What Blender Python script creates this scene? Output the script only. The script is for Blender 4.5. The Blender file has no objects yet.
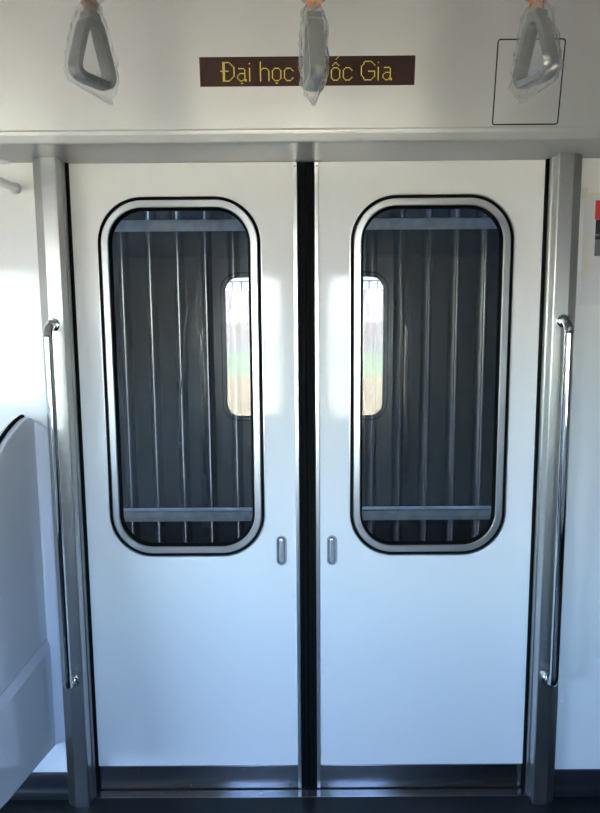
import bpy, bmesh, math, random
from mathutils import Vector, Matrix, noise
from mathutils.geometry import tessellate_polygon

random.seed(7)
PI = math.pi
S = bpy.context.scene
C = S.collection

# ------------------------------------------------------------------ camera
CAM = Vector((-0.0189, -1.83, 1.409))
F_PX, YAW, PITCH, ROLL = 653.07, 0.00257, 0.12664, -0.00756
fwd = Vector((-math.sin(YAW), math.cos(YAW), 0)); right = Vector((math.cos(YAW), math.sin(YAW), 0)); up = Vector((0, 0, 1))
f2 = fwd * math.cos(PITCH) - up * math.sin(PITCH); u2 = up * math.cos(PITCH) + fwd * math.sin(PITCH)
r3 = right * math.cos(ROLL) + u2 * math.sin(ROLL); u3 = u2 * math.cos(ROLL) - right * math.sin(ROLL)
cam = bpy.data.objects.new('camera', bpy.data.cameras.new('camera')); C.objects.link(cam)
cam.matrix_world = Matrix(((r3.x, u3.x, -f2.x, CAM.x), (r3.y, u3.y, -f2.y, CAM.y), (r3.z, u3.z, -f2.z, CAM.z), (0, 0, 0, 1)))
cam.data.sensor_fit = 'VERTICAL'; cam.data.sensor_height = 24; cam.data.lens = F_PX * 24 / 813
cam.data.clip_start = 0.02; cam.data.clip_end = 500
S.camera = cam

# ------------------------------------------------------------------ sky, sun, exposure
S.view_settings.view_transform = 'Standard'; S.view_settings.look = 'None'; S.view_settings.gamma = 1
S.view_settings.use_curve_mapping = False
S.view_settings.exposure = 2.36
W = bpy.data.worlds.new('sky'); S.world = W; W.use_nodes = True
nt = W.node_tree; nt.nodes.clear()
sky = nt.nodes.new('ShaderNodeTexSky'); sky.sky_type = 'NISHITA'; sky.sun_disc = False
sky.sun_elevation = math.radians(50); sky.sun_rotation = math.radians(20); sky.air_density = 1.0; sky.dust_density = 0.2; sky.ozone_density = 2.2
bg = nt.nodes.new('ShaderNodeBackground'); bg.inputs[1].default_value = 1.55
ow = nt.nodes.new('ShaderNodeOutputWorld')
tcw = nt.nodes.new('ShaderNodeTexCoord'); sxyz = nt.nodes.new('ShaderNodeSeparateXYZ'); rampw = nt.nodes.new('ShaderNodeFloatCurve')
cv_ = rampw.mapping.curves[0]
for x_, y_ in ((.2, .45), (.38, .68), (.6, .85)): cv_.points.new(x_, y_)      # sky scaled brighter with height, added to light the lower doors
cv_.points[0].location = (0, .37); cv_.points[-1].location = (1, .85); rampw.mapping.update()
scl = nt.nodes.new('ShaderNodeVectorMath'); scl.operation = 'SCALE'; dbl = nt.nodes.new('ShaderNodeMath'); dbl.operation = 'MULTIPLY'; dbl.inputs[1].default_value = 2
nt.links.new(tcw.outputs['Generated'], sxyz.inputs[0]); nt.links.new(sxyz.outputs['Z'], rampw.inputs['Value']); nt.links.new(rampw.outputs[0], dbl.inputs[0])
nt.links.new(sky.outputs[0], scl.inputs[0]); nt.links.new(dbl.outputs[0], scl.inputs['Scale'])
nt.links.new(scl.outputs[0], bg.inputs[0]); nt.links.new(bg.outputs[0], ow.inputs[0])

sl = bpy.data.lights.new('sun', 'SUN'); sl.energy = 13.5; sl.color = (1.0, 0.86, 0.60); sl.angle = math.radians(0.6)
sun = bpy.data.objects.new('sun', sl); C.objects.link(sun)
sd = Vector((0.25, -1.0, -1.35)).normalized()           # the sun stands high beyond the corrugated fence
sun.rotation_euler = sd.to_track_quat('-Z', 'Y').to_euler()
sun.location = (0, 3, 6)


def portal(x, y, z, w, h, facing):
    a = bpy.data.lights.new('window_portal', 'AREA'); a.shape = 'RECTANGLE'; a.size = w; a.size_y = h
    a.cycles.is_portal = True
    o = bpy.data.objects.new('window_portal', a); C.objects.link(o)
    o.location = (x, y, z); o.rotation_euler = (PI / 2 if facing > 0 else -PI / 2, 0, 0)
    # area light shines along local -Z; rotate so that -Z points into the car


YO = -2.62          # inner face of the opposite doors
for px, pz, pw, ph in ((-.35, 1.25, .40, .97), (.35, 1.25, .40, .97), (-2.5, 1.33, 1.5, .88)):
    portal(px, YO - .06, pz, pw, ph, 1)


# ------------------------------------------------------------------ materials
def mat(name, col, rough=.5, metal=0, coat=0, spec=.5, bump=0, bscale=60, stretch=(1, 1, 1), emit=None, rvar=0, ior=1.45, cvar=0):
    m = bpy.data.materials.new(name); m.use_nodes = True
    n = m.node_tree; b = n.nodes['Principled BSDF']
    b.inputs['Base Color'].default_value = (*col, 1); b.inputs['Roughness'].default_value = rough
    b.inputs['Metallic'].default_value = metal; b.inputs['Coat Weight'].default_value = coat
    b.inputs['Coat Roughness'].default_value = .05; b.inputs['Specular IOR Level'].default_value = spec; b.inputs['IOR'].default_value = ior
    if emit:
        b.inputs['Emission Color'].default_value = (*emit[0], 1); b.inputs['Emission Strength'].default_value = emit[1]
    if bump or rvar or cvar:
        tc = n.nodes.new('ShaderNodeTexCoord'); mp = n.nodes.new('ShaderNodeMapping'); mp.inputs['Scale'].default_value = stretch
        nz = n.nodes.new('ShaderNodeTexNoise'); nz.inputs['Scale'].default_value = bscale; nz.inputs['Detail'].default_value = 4
        n.links.new(tc.outputs['Object'], mp.inputs[0]); n.links.new(mp.outputs[0], nz.inputs['Vector'])
        if bump:
            bp = n.nodes.new('ShaderNodeBump'); bp.inputs['Strength'].default_value = bump; bp.inputs['Distance'].default_value = .002
            n.links.new(nz.outputs['Fac'], bp.inputs['Height']); n.links.new(bp.outputs[0], b.inputs['Normal'])
        if rvar:
            mr = n.nodes.new('ShaderNodeMapRange'); mr.inputs['To Min'].default_value = rough - rvar; mr.inputs['To Max'].default_value = rough + rvar
            n.links.new(nz.outputs['Fac'], mr.inputs['Value']); n.links.new(mr.outputs[0], b.inputs['Roughness'])
        if cvar:
            cr = n.nodes.new('ShaderNodeMapRange'); cr.inputs['To Min'].default_value = 1 - cvar; cr.inputs['To Max'].default_value = 1 + cvar
            mx = n.nodes.new('ShaderNodeVectorMath'); mx.operation = 'SCALE'; mx.inputs[0].default_value = col
            n.links.new(nz.outputs['Fac'], cr.inputs['Value']); n.links.new(cr.outputs[0], mx.inputs['Scale']); n.links.new(mx.outputs[0], b.inputs['Base Color'])
    return m


def thin_glass(name, tint, f0=.043, rough=0.0, haze=0.0, hazecol=(.8, .8, .8)):
    """thin sheet: see-through, mirror reflection rising towards grazing angles"""
    m = bpy.data.materials.new(name); m.use_nodes = True; n = m.node_tree; n.nodes.clear()
    tr = n.nodes.new('ShaderNodeBsdfTransparent'); tr.inputs[0].default_value = (*tint, 1)
    gl = n.nodes.new('ShaderNodeBsdfGlossy'); gl.inputs['Roughness'].default_value = rough
    lw = n.nodes.new('ShaderNodeLayerWeight')
    pw = n.nodes.new('ShaderNodeMath'); pw.operation = 'POWER'; pw.inputs[1].default_value = 5
    ma = n.nodes.new('ShaderNodeMath'); ma.operation = 'MULTIPLY_ADD'; ma.inputs[1].default_value = 1 - f0; ma.inputs[2].default_value = f0
    mx = n.nodes.new('ShaderNodeMixShader'); out = n.nodes.new('ShaderNodeOutputMaterial')
    n.links.new(lw.outputs['Facing'], pw.inputs[0]); n.links.new(pw.outputs[0], ma.inputs[0])
    base = tr.outputs[0]
    if haze:
        df = n.nodes.new('ShaderNodeBsdfTranslucent'); df.inputs[0].default_value = (*hazecol, 1)
        d2 = n.nodes.new('ShaderNodeBsdfDiffuse'); d2.inputs[0].default_value = (*hazecol, 1)
        m0 = n.nodes.new('ShaderNodeMixShader'); m0.inputs[0].default_value = .5
        n.links.new(df.outputs[0], m0.inputs[1]); n.links.new(d2.outputs[0], m0.inputs[2])
        m1 = n.nodes.new('ShaderNodeMixShader'); m1.inputs[0].default_value = haze
        n.links.new(tr.outputs[0], m1.inputs[1]); n.links.new(m0.outputs[0], m1.inputs[2]); base = m1.outputs[0]
    n.links.new(ma.outputs[0], mx.inputs[0]); n.links.new(base, mx.inputs[1]); n.links.new(gl.outputs[0], mx.inputs[2])
    n.links.new(mx.outputs[0], out.inputs[0])
    return m


def brushed(m, axis, aniso):
    """highlights drawn out along the given axis, as on brushed metal"""
    n = m.node_tree; b = n.nodes['Principled BSDF']; c = n.nodes.new('ShaderNodeCombineXYZ')
    for i in range(3): c.inputs[i].default_value = axis[i]
    n.links.new(c.outputs[0], b.inputs['Tangent']); b.inputs['Anisotropic'].default_value = aniso
    return m


M = {
    'door': mat('white_gloss_paint', (.77, .765, .76), .07, bump=.02, bscale=14),
    'wall': mat('white_wall_laminate', (.77, .77, .765), .09, bump=.03, bscale=7),
    'header': mat('header_satin_paint', (.49, .495, .50), .38, metal=.45),
    'ceil': mat('ceiling_paint', (.45, .45, .45), .6),
    'steel': brushed(mat('brushed_steel', (.55, .55, .535), .36, metal=1, rvar=.04, bscale=40, stretch=(30, 30, .4)), (1, 0, 0), .55),
    'steelh': brushed(mat('kick_plate_steel', (.36, .36, .38), .16, metal=1, rvar=.03, bscale=30, stretch=(.5, 30, 30)), (0, 0, 1), 1.0),
    'frame': mat('window_frame_steel', (.72, .72, .71), .30, metal=1),
    'chrome': mat('polished_chrome', (.78, .77, .75), .06, metal=1),
    'rubber': mat('black_rubber', (.006, .006, .006), .7, spec=.05),
    'gap': mat('dark_groove', (.012, .012, .013), .7),
    'floor': mat('dark_blue_floor_vinyl', (.011, .012, .0135), .45, spec=.25, bump=.06, bscale=160, rvar=.08, cvar=.2),
    'skirt': mat('dark_skirting_vinyl', (.015, .016, .019), .45, spec=.25, bump=.05, bscale=200),
    'sill': brushed(mat('sill_steel', (.30, .30, .32), .24, metal=1, rvar=.03, bscale=25, stretch=(.6, 20, 20)), (0, 1, 0), 1.0),
    'part': mat('seat_end_gelcoat', (.66, .67, .72), .12, coat=.5, bump=.03, bscale=6),
    'partedge': mat('seat_end_flange_gelcoat', (.68, .68, .76), .2, coat=.3),
    'handle': mat('grey_strap_plastic', (.15, .155, .15), .38),
    'belt': mat('brown_strap_belt', (.30, .20, .15), .6, bump=.2, bscale=400),
    'tie': mat('orange_tie', (.75, .28, .07), .45),
    'red': mat('red_print', (.58, .04, .03), .5),
    'black': mat('black_print', (.02, .02, .022), .45),
    'photo': mat('grey_print', (.16, .16, .18), .45),
    'paper': mat('white_paper', (.66, .65, .68), .45),
    'tape': mat('yellowed_tape', (.66, .64, .56), .35),
    'display': mat('dark_display_face', (.040, .018, .015), .5, spec=.2),
    'led': mat('yellow_led', (.5, .38, .06), .5, emit=((.95, .68, .12), .07)),
    'sheet': mat('grey_corrugated_sheet', (.13, .135, .14), .24, metal=.6, bump=.1, bscale=20, cvar=.2),
    'galv': mat('galvanised_angle', (.42, .44, .44), .5, metal=.3, cvar=.45, bscale=30, bump=.15),
    'gravel': mat('pale_sandy_gravel', (.64, .46, .25), .95, bump=.5, bscale=8, cvar=.3),
    'grass': mat('green_grass', (.50, .53, .28), .95, bump=.5, bscale=3, cvar=.45),
    'earth': mat('brown_earth', (.52, .45, .38), .95, cvar=.3, bscale=1),
    'laterite': mat('pink_laterite_bank', (.62, .52, .49), .9, cvar=.25, bscale=.6),
    'conc': mat('white_concrete', (.75, .74, .72), .8),
    'glass': thin_glass('window_glass', (.80, .81, .81), .052),
    'bag': thin_glass('clear_plastic_film', (.97, .97, .97), .08, rough=.05, haze=.08, hazecol=(.85, .85, .85)),
    'outer': mat('roof_block_steel', (.5, .5, .5), .4, metal=.8),
    'screw': mat('dark_screw', (.10, .08, .06), .4, metal=.8),
    'recess': mat('recess_grey_plastic', (.34, .35, .38), .3),
    'dish': mat('recess_dish_steel', (.74, .74, .78), .25, metal=.7),
}


# ------------------------------------------------------------------ mesh helpers
def obj(name, bm, m, parent=None, smooth=None, bevel=0):
    bmesh.ops.remove_doubles(bm, verts=bm.verts, dist=1e-6)
    bmesh.ops.recalc_face_normals(bm, faces=bm.faces)
    me = bpy.data.meshes.new(name); bm.to_mesh(me); bm.free()
    o = bpy.data.objects.new(name, me); C.objects.link(o)
    me.materials.append(M[m] if isinstance(m, str) else m)
    if parent: o.parent = parent
    if bevel:
        b = o.modifiers.new('bevel', 'BEVEL'); b.width = bevel; b.segments = 2; b.limit_method = 'ANGLE'; b.angle_limit = math.radians(35)
    if smooth:
        for p in me.polygons: p.use_smooth = True
        me.set_sharp_from_angle(angle=math.radians(smooth))
    return o


def tag(o, label=None, cat=None, group=None, kind=None):
    if label: o['label'] = label
    if cat: o['category'] = cat
    if group: o['group'] = group
    if kind: o['kind'] = kind
    return o


def thing(name, loc=(0, 0, 0), **k):
    o = bpy.data.objects.new(name, None); C.objects.link(o); o.location = loc; o.empty_display_size = .1
    return tag(o, **k)


def box(bm, x0, x1, y0, y1, z0, z1):
    v = [bm.verts.new((x, y, z)) for x in (x0, x1) for y in (y0, y1) for z in (z0, z1)]
    for f in ((0, 1, 3, 2), (4, 6, 7, 5), (0, 4, 5, 1), (2, 3, 7, 6), (0, 2, 6, 4), (1, 5, 7, 3)):
        bm.faces.new([v[i] for i in f])
    return bm


def B(*a):
    return box(bmesh.new(), *a)


def rrect(x0, x1, z0, z1, r, n=10):
    r = max(r, 1e-4); pts = []
    for cx, cz, a0 in ((x1 - r, z1 - r, 0), (x0 + r, z1 - r, PI / 2), (x0 + r, z0 + r, PI), (x1 - r, z0 + r, 1.5 * PI)):
        for i in range(n + 1):
            a = a0 + PI / 2 * i / n; pts.append((cx + r * math.cos(a), cz + r * math.sin(a)))
    return pts


def sweep_rr(rect, prof, n=10, cap=False):
    """rounded-rectangle loops, each inset by prof[i][0] and lying at y = prof[i][1]; a closed section unless cap"""
    x0, x1, z0, z1, r = rect; bm = bmesh.new(); rings = []
    for d, y in prof:
        rings.append([bm.verts.new((x, y, z)) for x, z in rrect(x0 + d, x1 - d, z0 + d, z1 - d, r - d, n)])
    k = len(rings)
    for i in range(k if not cap else k - 1):
        a, b = rings[i], rings[(i + 1) % k]
        for j in range(len(a)):
            q = (j + 1) % len(a); bm.faces.new((a[j], a[q], b[q], b[j]))
    if cap:
        bm.faces.new(rings[0]); bm.faces.new(rings[-1])
    return bm


def plate(outer, holes, y0, y1):
    """flat plate between y0 and y1 with the outline and holes given as (x, z) loops"""
    bm = bmesh.new(); loops = [outer] + holes
    tris = tessellate_polygon([[Vector((x, z, 0)) for x, z in lp] for lp in loops])
    sides = []
    for y in (y0, y1):
        ls = [[bm.verts.new((x, y, z)) for x, z in lp] for lp in loops]; flat = [v for l_ in ls for v in l_]
        for t in tris:
            try: bm.faces.new([flat[i] for i in t])
            except ValueError: pass
        sides.append(ls)
    for a, b in zip(*sides):
        for i in range(len(a)):
            j = (i + 1) % len(a); bm.faces.new((a[i], a[j], b[j], b[i]))
    return bm


def prism_z(pts, z0, z1):
    bm = bmesh.new()
    a = [bm.verts.new((x, y, z0)) for x, y in pts]; b = [bm.verts.new((x, y, z1)) for x, y in pts]
    for i in range(len(a)):
        j = (i + 1) % len(a); bm.faces.new((a[i], a[j], b[j], b[i]))
    bm.faces.new(a); bm.faces.new(b)
    return bm


def prism_x(pts, x0, x1):
    bm = bmesh.new()
    a = [bm.verts.new((x0, y, z)) for y, z in pts]; b = [bm.verts.new((x1, y, z)) for y, z in pts]
    for i in range(len(a)):
        j = (i + 1) % len(a); bm.faces.new((a[i], a[j], b[j], b[i]))
    bm.faces.new(a); bm.faces.new(b)
    return bm


def tube(pts, r, n=20, bm=None, caps=True):
    bm = bm or bmesh.new(); rings = []; prev = None
    P = [Vector(p) for p in pts]
    for i, p in enumerate(P):
        t = (P[min(i + 1, len(P) - 1)] - P[max(i - 1, 0)]).normalized()
        if prev is None:
            a = Vector((0, 0, 1)) if abs(t.z) < .9 else Vector((1, 0, 0)); u = t.cross(a).normalized()
        else:
            u = (prev - t * prev.dot(t)).normalized()
        prev = u; v = t.cross(u)
        rr = r[i] if isinstance(r, (list, tuple)) else r
        rings.append([bm.verts.new(p + (u * math.cos(2 * PI * k / n) + v * math.sin(2 * PI * k / n)) * rr) for k in range(n)])
    for a, b in zip(rings, rings[1:]):
        for k in range(n):
            q = (k + 1) % n; bm.faces.new((a[k], a[q], b[q], b[k]))
    if caps:
        bm.faces.new(rings[0]); bm.faces.new(rings[-1])
    return bm


def disc(cx, y0, cz, r, d, n=14, bm=None):
    bm = bm or bmesh.new()
    prof = ((r, y0), (r, y0 - d * .6), (r * .8, y0 - d))
    rings = [[bm.verts.new((cx + rr * math.cos(2 * PI * k / n), y, cz + rr * math.sin(2 * PI * k / n))) for k in range(n)] for rr, y in prof]
    for a, b in zip(rings, rings[1:]):
        for k in range(n):
            q = (k + 1) % n; bm.faces.new((a[k], a[q], b[q], b[k]))
    bm.faces.new(rings[0]); bm.faces.new(rings[-1])
    return bm


def copy_tree(o, parent=None):
    c = o.copy(); C.objects.link(c)
    if parent: c.parent = parent
    for ch in list(o.children): copy_tree(ch, c)
    return c


# ------------------------------------------------------------------ setting: floor, walls, ceiling
TOP = 1.842          # underside of the header over the doors
XC = -0.0035         # where the two door leaves meet
XL = 4.2             # half length of the car section
ZC = 2.24

tag(obj('floor', B(-XL, XL, YO + .0, -.037, -.06, 0), 'floor'), 'dark blue vinyl floor of the train car', 'floor', kind='structure')
tag(obj('ceiling', B(-XL, XL, YO - .3, .3, ZC, ZC + .05), 'ceil'), 'white ceiling of the train car, above the picture', 'ceiling', kind='structure')
DOORWAY = (-.70, .70)
WIN = (1.75, 3.25, .88, 1.76, .12)


def side_wall(name, sx0, sx1, label, holes=1):
    s = 1 if sx0 > 0 else -1
    x0, x1 = (sx0, sx1)
    w = [(s * a, b) for a, b in rrect(WIN[0], WIN[1], WIN[2], WIN[3], WIN[4])]
    bm = plate([(x0, 0), (x1, 0), (x1, ZC), (x0, ZC)], [w][:holes], -.01, .05)
    return tag(obj(name, bm, 'wall'), label, 'wall', kind='structure')


wl = side_wall('wall_left', -XL, -.685, 'glossy white wall left of the train doors')
wr = side_wall('wall_right', .685, XL, 'glossy white wall right of the train doors')
wbl = side_wall('wall_back_left', .685, XL, 'white wall of the opposite side, on the left in the mirror image')
wbr = side_wall('wall_back_right', -XL, -.685, 'plain white wall of the opposite side, on the right in the mirror image', 0)
for c in (wbl, wbr):
    c.location = (0, YO, 0); c.rotation_euler = (0, 0, PI)
tag(obj('wall_end_left', B(-XL - .05, -XL, YO, 0, 0, ZC), 'wall'), 'white end of the car far to the left', 'wall', kind='structure')
tag(obj('wall_end_right', B(XL, XL + .05, YO, 0, 0, ZC), 'wall'), 'white end of the car far to the right', 'wall', kind='structure')


def side_window(name, s, label):
    w = thing(name, (s * 2.5, 0, 0), label=label, cat='window', kind='structure')
    rect = (-.75, .75, WIN[2], WIN[3], WIN[4])
    obj('window_frame', sweep_rr((-.765, .765, WIN[2] - .015, WIN[3] + .015, .135), ((0, -.012), (.002, -.018), (.03, -.018), (.032, 0), (.032, .03), (.016, .03), (.016, -.011))), 'frame', w, 40)
    obj('pane', sweep_rr(rect, ((.012, .012), (.012, .017)), cap=True), 'glass', w)
    return w


w1 = side_window('window_1', -1, 'long side window left of the doors, outside the picture')
w2 = side_window('window_2', 1, 'long side window right of the doors, outside the picture')
c = copy_tree(w2); c.name = 'window_3'; c.location = (-2.5, YO, 0); c.rotation_euler = (0, 0, PI); c['label'] = 'long side window in the opposite wall'

# skirting with a coved foot
cove = [(-.012, .067), (-.018, .064), (-.019, .03)] + [(-.019 - .02 * (1 - math.cos(a)), .03 - .028 * math.sin(a)) for a in (PI / 8, PI / 4, 3 * PI / 8, PI / 2)] + [(-.0, .0005), (-.009, .067)]
cove = [(-.009, .067), (-.016, .067), (-.019, .063), (-.019, .030), (-.021, .018), (-.027, .008), (-.040, .002), (-.040, .0), (-.009, .0)]
tag(obj('baseboard_left', prism_x(cove, -XL, -.721), 'skirt', smooth=40), 'dark coved skirting at the foot of the left wall', 'skirting', kind='structure')
tag(obj('baseboard_right', prism_x(cove, .721, XL), 'skirt', smooth=40), 'dark coved skirting at the foot of the right wall', 'skirting', kind='structure')
ob = tag(obj('baseboard_back', B(-XL, XL, YO + .0, YO + .018, 0, .06), 'skirt'), 'dark skirting under the opposite wall', 'skirting', kind='structure')

# header: soffit, fascia with a rounded lip, panel leaning into the car
LEAN = .16


def ylean(z):
    return -.189 - (z - 1.868) * LEAN


hp = [(.30, TOP), (-.184, TOP), (-.187, TOP + .003), (-.188, 1.862), (-.1895, 1.866), (-.1905, 1.870), (ylean(1.874), 1.874), (ylean(ZC), ZC), (.30, ZC)]
hd = tag(obj('wall_header', prism_x(hp, -XL, XL), 'header'), 'light grey header panel above the train doors', 'wall', kind='structure')
c = copy_tree(hd); c.name = 'wall_header_back'; c.location = (0, YO, 0); c.rotation_euler = (0, 0, PI); c['label'] = 'grey header panel above the opposite doors'
tag(obj('trim_1', prism_z([(-.80, -.0105), (-.785, -.043), (-.86, -.085), (-.98, -.15), (-.98, -.0105)], TOP - .004, TOP - .0002), 'wall'), 'small white corner plate under the header, top left corner', 'trim', kind='structure')


# ------------------------------------------------------------------ sliding doors
def build_door(name, s, label):
    """one leaf; s = -1 left leaf, 1 right leaf; local x grows away from the meeting edge times s"""
    d = thing(name, (XC, 0, 0), label=label, cat='door', kind='structure')

    def bx(a, b, *r):
        x0, x1 = sorted((s * a, s * b)); return B(x0, x1, *r)
    Z0, Z1 = .004, 1.842
    wc = (.3475 if s < 0 else .3450) * s; hw = .2265; wz0, wz1 = .737, 1.756
    rect = (wc - hw, wc + hw, wz0, wz1, .128)
    pc = (.077 if s < 0 else .0695) * s; pz = .754
    hole = rrect(wc - hw + .012, wc + hw - .012, wz0 + .012, wz1 - .012, .116)
    pull = rrect(pc - .0135, pc + .0135, pz - .043, pz + .043, .0135, 8)
    x0, x1 = sorted((s * .034, s * .68))
    obj('door_panel', plate([(x0, .079), (x1, .079), (x1, Z1 - .001), (x0, Z1 - .001)], [hole, pull], 0, .03), 'door', d)
    kp = obj('kick_plate', bx(.034, .68, -.0015, .03, Z0, .078), 'steelh', d, bevel=.001)
    for i, xx in enumerate((.06, .20, .36, .52, .63)):
        for zz in (.068, .014):
            if (i + (zz > .05)) % 2: continue
            obj('screw', disc(s * xx, -.001, zz, .0022, .0012), 'screw', kp)
    es = obj('edge_strip', bx(.0235, .0345, -.004, .03, Z0, Z1 - .001), 'frame', d, bevel=.0015)
    obj('screw', disc(s * .030, -.004, 1.829, .0022, .0012), 'screw', es)
    # rubber nose of the meeting edge: a ribbed section
    rb = [(.0235, .004), (.0235, .030), (.0001, .030), (.0001, .006), (.002, .003), (.0135, .003), (.015, .001), (.022, .0)]
    obj('rubber_seal', prism_z([(s * a, b) for a, b in rb], Z0, Z1 - .001), 'rubber', d)
    wf = obj('window_frame', sweep_rr(rect, ((.0118, .004), (.0123, -.002), (.0145, -.0040), (.0300, -.0040), (.0320, -.002), (.0325, .014), (.0125, .014)), n=16), 'frame', d, 30)
    obj('outer_lip', sweep_rr(rect, ((0, .0), (.0005, -.0022), (.003, -.0022), (.0035, .0), (.0035, .006), (0, .006)), n=16), 'frame', wf, 30)
    obj('outer_gasket', sweep_rr(rect, ((.0034, .006), (.0036, -.0004), (.0120, -.0004), (.0120, .006)), n=16), 'rubber', wf)
    obj('inner_gasket', sweep_rr(rect, ((.0320, .013), (.0320, -.0012), (.0345, -.0016), (.0385, .004), (.0390, .013)), n=16), 'rubber', wf, 50)
    obj('glass', sweep_rr(rect, ((.0385, .0085), (.0385, .0125)), n=16, cap=True), 'glass', d)
    # finger pull: rim, cup, steel insert
    pl = obj('finger_pull', sweep_rr((pc - .0155, pc + .0155, pz - .045, pz + .045, .0155), ((0, .0), (.0008, -.0022), (.0035, -.0022), (.0048, 0), (.0055, .012), (.0135, .0135), (.0135, .016), (.002, .016), (.002, 0)), n=8), 'recess', d, 40)
    obj('pull_insert', sweep_rr((pc - .0085, pc + .0085, pz - .038, pz + .038, .0085), ((0, .012), (.0005, .004), (.002, .001), (.004, .0), (.0075, -.0002)), n=8, cap=True), 'dish', pl, 60)
    return d


dl = build_door('door_1', -1, 'left white sliding train door leaf with tall rounded window')
dr = build_door('door_2', 1, 'right white sliding train door leaf with tall rounded window')
for src, nm, lb in ((dl, 'door_3', 'opposite sliding door leaf, its window mirrored in the right door glass'), (dr, 'door_4', 'opposite sliding door leaf, its window mirrored in the left door glass')):
    c = copy_tree(src); c.name = nm; c.location = (-XC, YO, 0); c.rotation_euler = (0, 0, PI); c['label'] = lb

# sill in the doorway, with the dark guide groove behind it
sill = thing('door_sill', (0, 0, 0), label='steel threshold strip on the floor under both doors', cat='threshold')
obj('sill_plate', B(-.672, .672, -.0365, -.006, -.05, .0015), 'sill', sill, bevel=.0008)
obj('guide_groove', B(-.70, .70, -.0055, .05, -.05, -.006), 'gap', sill)
for x in (-.45, -.15, .13, .42):
    b = bmesh.new(); bmesh.ops.create_cone(b, cap_ends=True, segments=12, radius1=.0025, radius2=.002, depth=.001, matrix=Matrix.Translation((x, -.022, .002)))
    obj('screw', b, 'screw', sill)
c = copy_tree(sill); c.location = (0, YO, 0); c.rotation_euler = (0, 0, PI); c['label'] = 'steel threshold strip under the opposite doors'


# pillars either side of the doorway
def pillar(name, s, label):
    p = thing(name, (s * .69, 0, 0), label=label, cat='pillar', kind='structure')
    o = s * .69

    def pz(pts, *a):
        return prism_z([(s * x - o, y) for x, y in pts], *a)
    obj('cladding', pz([(.6535, -.013), (.6515, -.067), (.6525, -.0705), (.6545, -.072), (.6915, -.072), (.6945, -.0705), (.7190, -.054), (.7200, -.012), (.70, -.010), (.70, .05), (.658, .05), (.658, -.013)], 0, TOP - .001), 'steel', p, 12)
    obj('inner_strip', pz([(.6540, -.0125), (.6490, -.0125), (.6480, -.034), (.6512, -.037), (.6523, -.056), (.6530, -.056)], 0, TOP - .001), 'steel', p)
    obj('door_seal', pz([(.6560, -.0125), (.6560, -.001), (.6425, -.001), (.6425, -.010), (.645, -.0125)], 0, TOP - .001), 'rubber', p)
    return p


pl_ = pillar('trim_2', -1, 'brushed steel door pillar at the left edge of the left door')
pr_ = pillar('trim_3', 1, 'brushed steel door pillar at the right edge of the right door')
for src, nm, lb in ((pl_, 'trim_4', 'steel pillar beside the opposite doors, right end'), (pr_, 'trim_5', 'steel pillar beside the opposite doors, left end')):
    c = copy_tree(src); c.name = nm; c.location = (-src.location.x, YO, 0); c.rotation_euler = (0, 0, PI); c['label'] = lb


# vertical grab rails on the pillars
def grab_rail(s, label):
    g = thing('grab_rail', (s * .680, -.072, .395), label=label, cat='grab rail', group='grab rails on the door pillars')
    h = 1.015; r = .0125; st = -.046; R = .034; pts = [(0, .0, 0)]
    n = 8
    for i in range(n + 1):
        a = PI / 2 * i / n; pts.append((0, st + R * (1 - math.sin(a)), -.0 + R * (1 - math.cos(a)) * 1.0))
    pts2 = [(x, y, z) for x, y, z in pts] + [(0, st, R + (h - 2 * R) * k / 6) for k in range(1, 6)]
    for i in range(n + 1):
        a = PI / 2 * (1 - i / n); pts2.append((0, st + R * (1 - math.sin(a)), h - R * (1 - math.cos(a))))
    pts2.append((0, 0, h))
    obj('tube', tube(pts2, r, 24), 'chrome', g, 60)
    for z in (0, h):
        b = bmesh.new(); tube([(0, -.0005, z), (0, -.004, z), (0, -.007, z)], [.0175, .0175, .0145], 24, b)
        obj('mounting_flange', b, 'chrome', g, 40)
    return g


gl = grab_rail(-1, 'polished chrome grab rail on the pillar left of the doors')
gr = grab_rail(1, 'polished chrome grab rail on the pillar right of the doors')
for src, lb in ((gl, 'chrome grab rail on the opposite pillar, right end'), (gr, 'chrome grab rail on the opposite pillar, left end')):
    c = copy_tree(src); c.location = (-src.location.x, YO + .072, src.location.z); c.rotation_euler = (0, 0, PI); c['label'] = lb

# ------------------------------------------------------------------ header fittings: display and hatch
led = thing('destination_display', (0, ylean(1.996), 1.996), label='dark brown dot matrix display with yellow station name above the doors', cat='display')
tilt = math.atan(LEAN)
led.rotation_euler = (tilt, 0, 0)
DW, DH = .2525, .0315
obj('display_face', B(-DW, DW, -.0012, .003, -DH, DH), 'display', led)
rows, cols = 24, 179
cell = 2 * DW / cols; ch = 2 * DH / rows
G = set()


def line(pts):
    for (a, b), (c_, d_) in zip(pts, pts[1:]):
        n = int(max(abs(c_ - a), abs(d_ - b), 1))
        for i in range(n + 1):
            G.add((round(a + (c_ - a) * i / n), round(b + (d_ - b) * i / n)))


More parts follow.
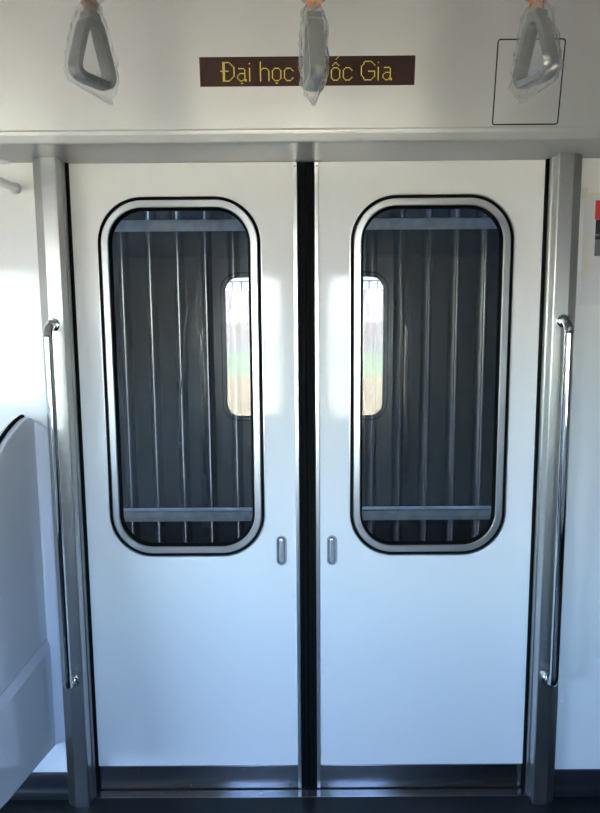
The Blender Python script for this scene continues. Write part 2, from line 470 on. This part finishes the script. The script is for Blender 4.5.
def let(c0, ch_):
    x = lambda v: c0 + v
    if ch_ == 'D':
        line([(x(2), 4), (x(2), 19), (x(7), 19), (x(11), 15), (x(11), 8), (x(7), 4), (x(2), 4)]); line([(x(0), 11), (x(6), 11)]); line([(x(3), 4), (x(3), 19)])
    if ch_ in ('a', 'A'):
        line([(x(1), 9), (x(5), 9), (x(6), 10), (x(6), 19)]); line([(x(6), 13), (x(2), 13), (x(0), 15), (x(0), 17), (x(2), 19), (x(4), 19), (x(6), 17)]); line([(x(7), 19), (x(7), 18)])
        if ch_ == 'A': line([(x(3), 21), (x(4), 21)])
    if ch_ == 'i':
        line([(x(0), 9), (x(0), 19)]); line([(x(0), 5), (x(0), 5)])
    if ch_ == 'h':
        line([(x(0), 4), (x(0), 19)]); line([(x(0), 11), (x(2), 9), (x(5), 9), (x(7), 11), (x(7), 19)])
    if ch_ in ('o', 'O'):
        line([(x(2), 9), (x(5), 9), (x(7), 11), (x(7), 17), (x(5), 19), (x(2), 19), (x(0), 17), (x(0), 11), (x(2), 9)])
        if ch_ == 'o': line([(x(3), 21), (x(4), 21)])
        else:
            line([(x(1), 7), (x(3), 5)]); line([(x(4), 5), (x(6), 7)]); line([(x(4), 2), (x(6), 0)])
    if ch_ == 'c':
        line([(x(7), 11), (x(5), 9), (x(2), 9), (x(0), 11), (x(0), 17), (x(2), 19), (x(5), 19), (x(7), 17)])
    if ch_ == 'Q':
        line([(x(3), 4), (x(8), 4), (x(11), 8), (x(11), 15), (x(8), 19), (x(3), 19), (x(0), 15), (x(0), 8), (x(3), 4)]); line([(x(7), 15), (x(12), 20)])
    if ch_ == 'u':
        line([(x(0), 9), (x(0), 17), (x(2), 19), (x(4), 19), (x(6), 17)]); line([(x(6), 9), (x(6), 19)])
    if ch_ == 'G':
        line([(x(11), 7), (x(8), 4), (x(3), 4), (x(0), 8), (x(0), 15), (x(3), 19), (x(8), 19), (x(11), 16), (x(11), 12), (x(6), 12)])


for word in (((17, 'D'), (31, 'A'), (41, 'i')), ((50, 'h'), (60, 'o'), (70, 'c')), ((85, 'Q'), (99, 'u'), (109, 'O'), (119, 'c')), ((134, 'G'), (148, 'i'), (152, 'a'))):
    G.clear()
    for c0, k in word: let(c0, k)
    bm = bmesh.new()
    for a, b in G:
        x = -DW + (a + .5) * cell; z = DH - (b + .5) * ch
        box(bm, x - cell * .40, x + cell * .40, -.0018, -.0011, z - ch * .40, z + ch * .40)
    obj('word', bm, 'led', led)['label'] = 'word in yellow light dots'

hz0, hz1 = 1.8795, 2.057
hc = (hz0 + hz1) / 2
hatch = thing('access_hatch', (.521, ylean(hc), hc), label='square access hatch outlined by a thin dark joint, right of the display', cat='hatch')
hatch.rotation_euler = (tilt, 0, 0)
hh = (hz1 - hz0) / 2 / math.cos(tilt)
obj('hatch_cover', sweep_rr((-.0765, .0765, -hh, hh, .005), ((.0, .002), (.0, -.0006)), n=3, cap=True), 'header', hatch)
obj('joint', sweep_rr((-.0795, .0795, -hh - .003, hh + .003, .007), ((.0, .002), (.0, -.0008), (.0032, -.0008), (.0032, .002)), n=3), 'gap', hatch)


# ------------------------------------------------------------------ hanging straps in plastic bags
def tri_loop(n=8):
    """rounded triangle outline (x, z) of the handle: narrow top, wide bar at the bottom"""
    cor = [((.012, -.006), .012), ((.040, -.094), .022), ((-.040, -.094), .022), ((-.012, -.006), .012)]
    pts = []
    cs = [Vector(c_) for c_, _ in cor]; rs = [.012, .020, .020, .012]
    k = len(cs)
    for i in range(k):
        p, a, b = cs[i], cs[i - 1], cs[(i + 1) % k]
        d0 = (a - p).normalized(); d1 = (b - p).normalized()
        L = min(rs[i] * 1.2, (a - p).length * .48, (b - p).length * .48)
        if L < 1e-4: pts.append(p); continue
        for j in range(n + 1):
            t = j / n; q = (p + d0 * L) * (1 - t) ** 2 + p * 2 * t * (1 - t) + (p + d1 * L) * t * t; pts.append(q)
    return pts


def handle_bm():
    lp = tri_loop(); n = len(lp); bm = bmesh.new(); rings = []
    sec = [(-.5, -.35), (-.5, .35), (-.35, .5), (.35, .5), (.5, .35), (.5, -.35), (.35, -.5), (-.35, -.5)]   # in-plane, across
    for i in range(n):
        t = (lp[(i + 1) % n] - lp[i - 1]).normalized(); nn = Vector((t.y, -t.x))
        down = max(0, min(1, (-lp[i].y - .07) / .03))
        th = .0118 + .002 * down; wd = .024 - .002 * down
        rings.append([bm.verts.new((lp[i].x + nn.x * a * th, b * wd, lp[i].y + nn.y * a * th)) for a, b in sec])
    for i in range(n):
        a, b = rings[i], rings[(i + 1) % n]
        for k in range(8):
            q = (k + 1) % 8; bm.faces.new((a[k], a[q], b[q], b[k]))
    return bm


def film(prof, seed, amp=.0062, n=40, sharp=2.2):
    """crumpled film lofted through (z, cx, cy, rx, ry, yaw) sections"""
    bm = bmesh.new(); rings = []; rnd = random.Random(seed)
    fold = [rnd.uniform(0, 2 * PI) for _ in range(5)]
    m = 5
    secs = []
    for i in range(len(prof) - 1):
        for j in range(m):
            t = j / m; t = t * t * (3 - 2 * t) if False else t
            secs.append([a * (1 - t) + b * t for a, b in zip(prof[i], prof[i + 1])])
    secs.append(list(prof[-1]))
    for z, cx, cy, rx, ry, yw in secs:
        ring = []
        for k in range(n):
            a = 2 * PI * k / n; ca, sa = math.cos(a), math.sin(a)
            p = Vector((ca * 3 + seed * 7.1, sa * 3, z * 60))
            w = noise.noise(p) * .9 + .7 * abs(noise.noise(Vector((ca * 2.2 + seed, sa * 2.2, z * 28 + 3)))) - .25
            w += .35 * math.sin(7 * a + z * 90 + fold[0]) * math.sin(z * 130 + fold[1])
            s_ = min(1, min(rx, ry) / .014)
            x = ca * (rx + amp * w * s_); y = sa * (ry + amp * w * s_)
            c_, d_ = math.cos(yw), math.sin(yw)
            ring.append(bm.verts.new((cx + x * c_ - y * d_, cy + x * d_ + y * c_, z + .0015 * noise.noise(p * 1.7) * s_)))
        rings.append(ring)
    for a, b in zip(rings, rings[1:]):
        for k in range(n):
            q = (k + 1) % n; bm.faces.new((a[k], a[q], b[q], b[k]))
    return bm


YS = -.75


def strap(x, ztop, yaw, tipdx, seed, label):
    """origin at the top of the handle"""
    t = thing('hanging_strap', (x, YS, ztop), label=label, cat='hanging strap', group='hand straps hanging in plastic bags')
    h = obj('handle', handle_bm(), 'handle', t, 40); h.rotation_euler = (0, 0, yaw)
    hb = obj('handle_cap', B(-.0120, .0120, -.0115, .0115, -.008, .007), 'handle', h, bevel=.003)
    b = bmesh.new(); box(b, -.0125, .0125, -.0018, .0018, .004, RZ - ztop)
    bl = obj('belt', b, 'belt', t); bl.rotation_euler = (0, 0, yaw)
    ca, sa = math.cos(yaw), math.sin(yaw)
    rx = .058
    low = [(.020, 0, 0, .012, .011, yaw), (.012, 0, 0, .019, .015, yaw), (.0, 0, 0, .027, .020, yaw), (-.03, 0, 0, .038, .022, yaw), (-.065, 0, 0, .050, .022, yaw), (-.088, 0, 0, .054, .020, yaw),
           (-.104, .0, 0, .045, .014, yaw), (-.116, tipdx * .4, 0, .024, .007, yaw), (-.129, tipdx, 0, .003, .002, yaw)]
    bg_ = obj('plastic_bag', film(low, seed), 'bag', t, 180)
    upf = [(.022, 0, 0, .011, .010, yaw), (.028, 0, 0, .020, .017, yaw), (.044, 0, 0, .040, .030, yaw), (.062, 0, 0, .052, .034, yaw), (.09, 0, 0, .046, .03, yaw), (.12, 0, 0, .030, .018, yaw), (.15, 0, 0, .016, .008, yaw)]
    obj('gathered_top', film(upf, seed + 11, .006), 'bag', bg_, 180)
    tb = bmesh.new()
    pts = [(.0125 * math.cos(2 * PI * k / 16), .0105 * math.sin(2 * PI * k / 16), .021 + .0012 * math.sin(2 * PI * k / 8)) for k in range(17)]
    tube(pts, .0022, 8, tb); o = obj('tie_band', tb, 'tie' if seed > 1 else 'belt', t, 60); o.rotation_euler = (0, 0, yaw)
    return t


RZ = 2.105
for x, zt, yw, tip, sd_, lb in ((-.342, 1.882, math.radians(60), .026, 1, 'leftmost grey hand strap hanging wrapped in clear plastic, its tip to the right'),
                               (.004, 1.878, math.radians(-82), .0, 2, 'middle hand strap seen edge on, in a bag hanging over the display'),
                               (.350, 1.878, math.radians(-67), -.020, 3, 'rightmost hand strap in clear plastic, hanging before the access hatch')):
    strap(x, zt, yw, tip, sd_, lb)
hr = thing('strap_rail', (0, YS, RZ), label='round steel rail the hand straps hang from, above the picture', cat='rail')
obj('tube', tube([(-XL, 0, 0), (0, 0, 0), (XL, 0, 0)], .014), 'chrome', hr, 60)
for x in (-2.4, -.8, .8, 2.4):
    obj('bracket', tube([(x, 0, .012), (x, 0, ZC - RZ)], .009), 'chrome', hr, 60)

# ------------------------------------------------------------------ seat end partition on the left
sp = thing('seat_partition', (-.775, -.04, 0), label='glossy pale grey seat end partition with black edged curved top, left of the pillar', cat='partition')


def side_panel(loop, x0, x1):
    """loop of (y, z), extruded across x"""
    bm = bmesh.new()
    a = [bm.verts.new((x0, y, z)) for y, z in loop]; b = [bm.verts.new((x1, y, z)) for y, z in loop]
    for i in range(len(a)):
        j = (i + 1) % len(a); bm.faces.new((a[i], a[j], b[j], b[i]))
    bm.faces.new(a); bm.faces.new(b)
    return bm


curve = [(.0, 1.148), (-.015, 1.157), (-.033, 1.162), (-.050, 1.1615), (-.075, 1.157), (-.105, 1.149), (-.135, 1.138), (-.175, 1.120), (-.215, 1.096), (-.275, 1.045), (-.33, .97), (-.39, .86), (-.44, .76), (-.475, .66), (-.49, .56), (-.495, .52)]
o = obj('upper_panel', side_panel(curve + [(-.495, .509), (0, .509)], -.020, .015), 'part', sp, bevel=.004)
bm = bmesh.new()
cv = [Vector((0, y, z)) for y, z in curve[2:]]
tube([(-.003, p.y - .001, p.z + .002) for p in cv], .0055, 10, bm)
obj('edge_trim', bm, 'rubber', sp, 60)
low_l = [(0, .483), (-.495, .483), (-.50, .38), (-.48, .32), (-.40, .262), (-.30, .236), (-.15, .208), (0, .176)]
obj('lower_panel', side_panel(low_l, -.020, .022), 'part', sp, bevel=.004)
# sloping ledge between the two faces
bm = bmesh.new()
L = [(-.020, .509), (.015, .509), (.022, .483), (-.020, .483)]
a = [bm.verts.new((x, 0, z)) for x, z in L]; b = [bm.verts.new((x, -.495, z)) for x, z in L]
for i in range(4):
    j = (i + 1) % 4; bm.faces.new((a[i], a[j], b[j], b[i]))
bm.faces.new(a); bm.faces.new(b)
obj('ledge', bm, 'partedge', sp)
fl = [(-.018, 0), (-.018, .030), (.047, .030), (.047, .022), (.020, .002), (.015, 0)]
bm = bmesh.new()
zt = lambda x: 1.150 - max(0, x - .01) * .9
a = [bm.verts.new((x, y, .176)) for x, y in fl]; b = [bm.verts.new((x, y, zt(x))) for x, y in fl]
for i in range(len(a)):
    j = (i + 1) % len(a); bm.faces.new((a[i], a[j], b[j], b[i]))
bm.faces.new(a); bm.faces.new(b)
obj('wall_flange', bm, 'partedge', sp)

# overhead rail entering from the top left
rk = thing('overhead_rail', (-.785, -.01, 1.775), label='short steel rail meeting the wall high at the left edge', cat='rail')
obj('tube', tube([(0, -.004, 0), (0, -.10, .0), (0, -.30, 0), (-.012, -.335, 0), (-.04, -.352, 0), (-.08, -.358, 0), (-1.0, -.358, 0), (-2.2, -.358, 0)], .0115, 20), 'steel', rk, 60)
obj('end_cap', tube([(0, -.0005, 0), (0, -.006, 0), (0, -.010, 0)], [.0150, .0150, .0125], 20), 'steel', rk, 40)

# notice taped to the right wall
nc = thing('taped_notice', (.86, -.0105, 1.62), label='printed notice with a red header taped to the right wall', cat='notice')
obj('paper', B(-.112, .14, -.001, -.0003, -.165, .128), 'paper', nc)
for nm, m_, a in (('red_header', 'red', (-.082, .12, -.0018, -.001, .062, .112)), ('dark_picture', 'black', (-.079, .12, -.0018, -.001, .008, .0615)),
                  ('dark_picture', 'photo', (-.079, .12, -.0018, -.001, -.035, .0075))):
    obj(nm, B(*a), m_, nc)
obj('picture_band', B(-.079, .12, -.0022, -.0018, .018, .024), 'photo', nc)
obj('tape', B(-.124, -.104, -.0016, -.001, .118, .146), 'tape', nc)
obj('tape', B(-.10, .14, -.0016, -.001, .124, .132), 'tape', nc)
obj('tape', B(-.104, -.093, -.0016, -.001, -.10, .03), 'tape', nc)

# ------------------------------------------------------------------ outside, door side: corrugated fence with two angle rails
fn = thing('corrugated_fence', (0, .5, -1.06), label='dark corrugated metal fence standing close outside the door windows', cat='fence')
bm = bmesh.new(); prof = []
pitch = .0976; x = .434 - .026 - pitch * 30
while x < 4.5:
    prof += [(x, .026), (x + .018, .003), (x + .022, .0), (x + .027, .003), (x + .040, .026)]; x += pitch
va = [bm.verts.new((a, b, 0)) for a, b in prof]; vb = [bm.verts.new((a, b, 4.6)) for a, b in prof]
vc = [bm.verts.new((a, b + .002, 0)) for a, b in prof]; vd = [bm.verts.new((a, b + .002, 4.6)) for a, b in prof]
for i in range(len(prof) - 1):
    bm.faces.new((va[i], va[i + 1], vb[i + 1], vb[i])); bm.faces.new((vc[i], vc[i + 1], vd[i + 1], vd[i]))
obj('sheeting', bm, 'sheet', fn)
for z in (1.763, 2.784):
    b = bmesh.new(); box(b, -2.6, 4.5, -.045, -.041, z, z + .038); box(b, -2.6, 4.5, -.045, -.001, z + .035, z + .038)
    obj('rail', b, 'galv', fn)

rp = thing('dusty_strand', (-.46, .455, 1.0), label='frayed dusty strand hanging behind the left door window', cat='strand')
b = bmesh.new(); rr = random.Random(4)
tube([(.004 * math.sin(k * .35) + .0012 * k, .004 * math.sin(k), .47 * k / 40) for k in range(41)], [.0028 + .0022 * rr.random() for k in range(41)], 7, b)
obj('strand', b, mat('dusty_fibre', (.07, .068, .065), .7, cvar=.9, bscale=150), rp)

tag(obj('roof_sky_block', B(-XL, XL, .055, .33, TOP + .002, 2.62), 'outer'), 'unseen block for the outer train body, added to narrow the sky light on the fence', 'roof', kind='structure')  # unseen block, added so less sky light falls into the fence gap
tag(obj('ground', B(-90, 90, -110, 40, -1.15, -1.1), 'gravel'), 'pale gravel ground outside the train', 'ground', kind='structure')
tag(obj('ground_bounce_cut', B(-90, 90, -2.75, 40, -1.1, -1.06), mat('dark_bounce_cut', (.09, .09, .095), .9, cvar=.4, bscale=12)), 'unseen dark ground under the train, added to cut warm bounce light on the fence', 'ground', kind='structure')  # unseen dark ground, added to keep sunlit gravel from warming the fence ribs
tag(obj('ground_grass', B(-90, 90, -54, -29, -1.1, -1.05), 'grass'), 'strip of green grass beyond the gravel', 'grass', kind='structure')
tag(obj('ground_earth', B(-90, 90, -72, -54, -1.1, -1.03), 'earth'), 'brown earth beyond the grass', 'earth', kind='structure')
bk = tag(obj('wall_bank', prism_x([(-78, -1), (-78, 5.4), (-74, 5.2), (-71, -1)], -90, 90), 'laterite'), 'pinkish earth bank in the distance', 'bank', kind='structure')
tag(obj('wall_kerb', B(-90, 90, -70.5, -70.2, -1.05, 1.5), 'earth'), 'low brown wall before the earth bank', 'wall', kind='structure')
tag(obj('trim_6', B(-90, 90, -70.6, -70.1, 1.45, 1.85), 'conc'), 'white coping of the low wall', 'trim', kind='structure')
b = bmesh.new()
for i in range(-40, 41): box(b, i * 1.0 - .12, i * 1.0 + .12, -76.1, -76, 5.2, 6.4)
box(b, -40, 40, -76.1, -76, 6.2, 6.4)
obj('railing', b, mat('blue_grey_railing', (.3, .36, .45), .6), bk)
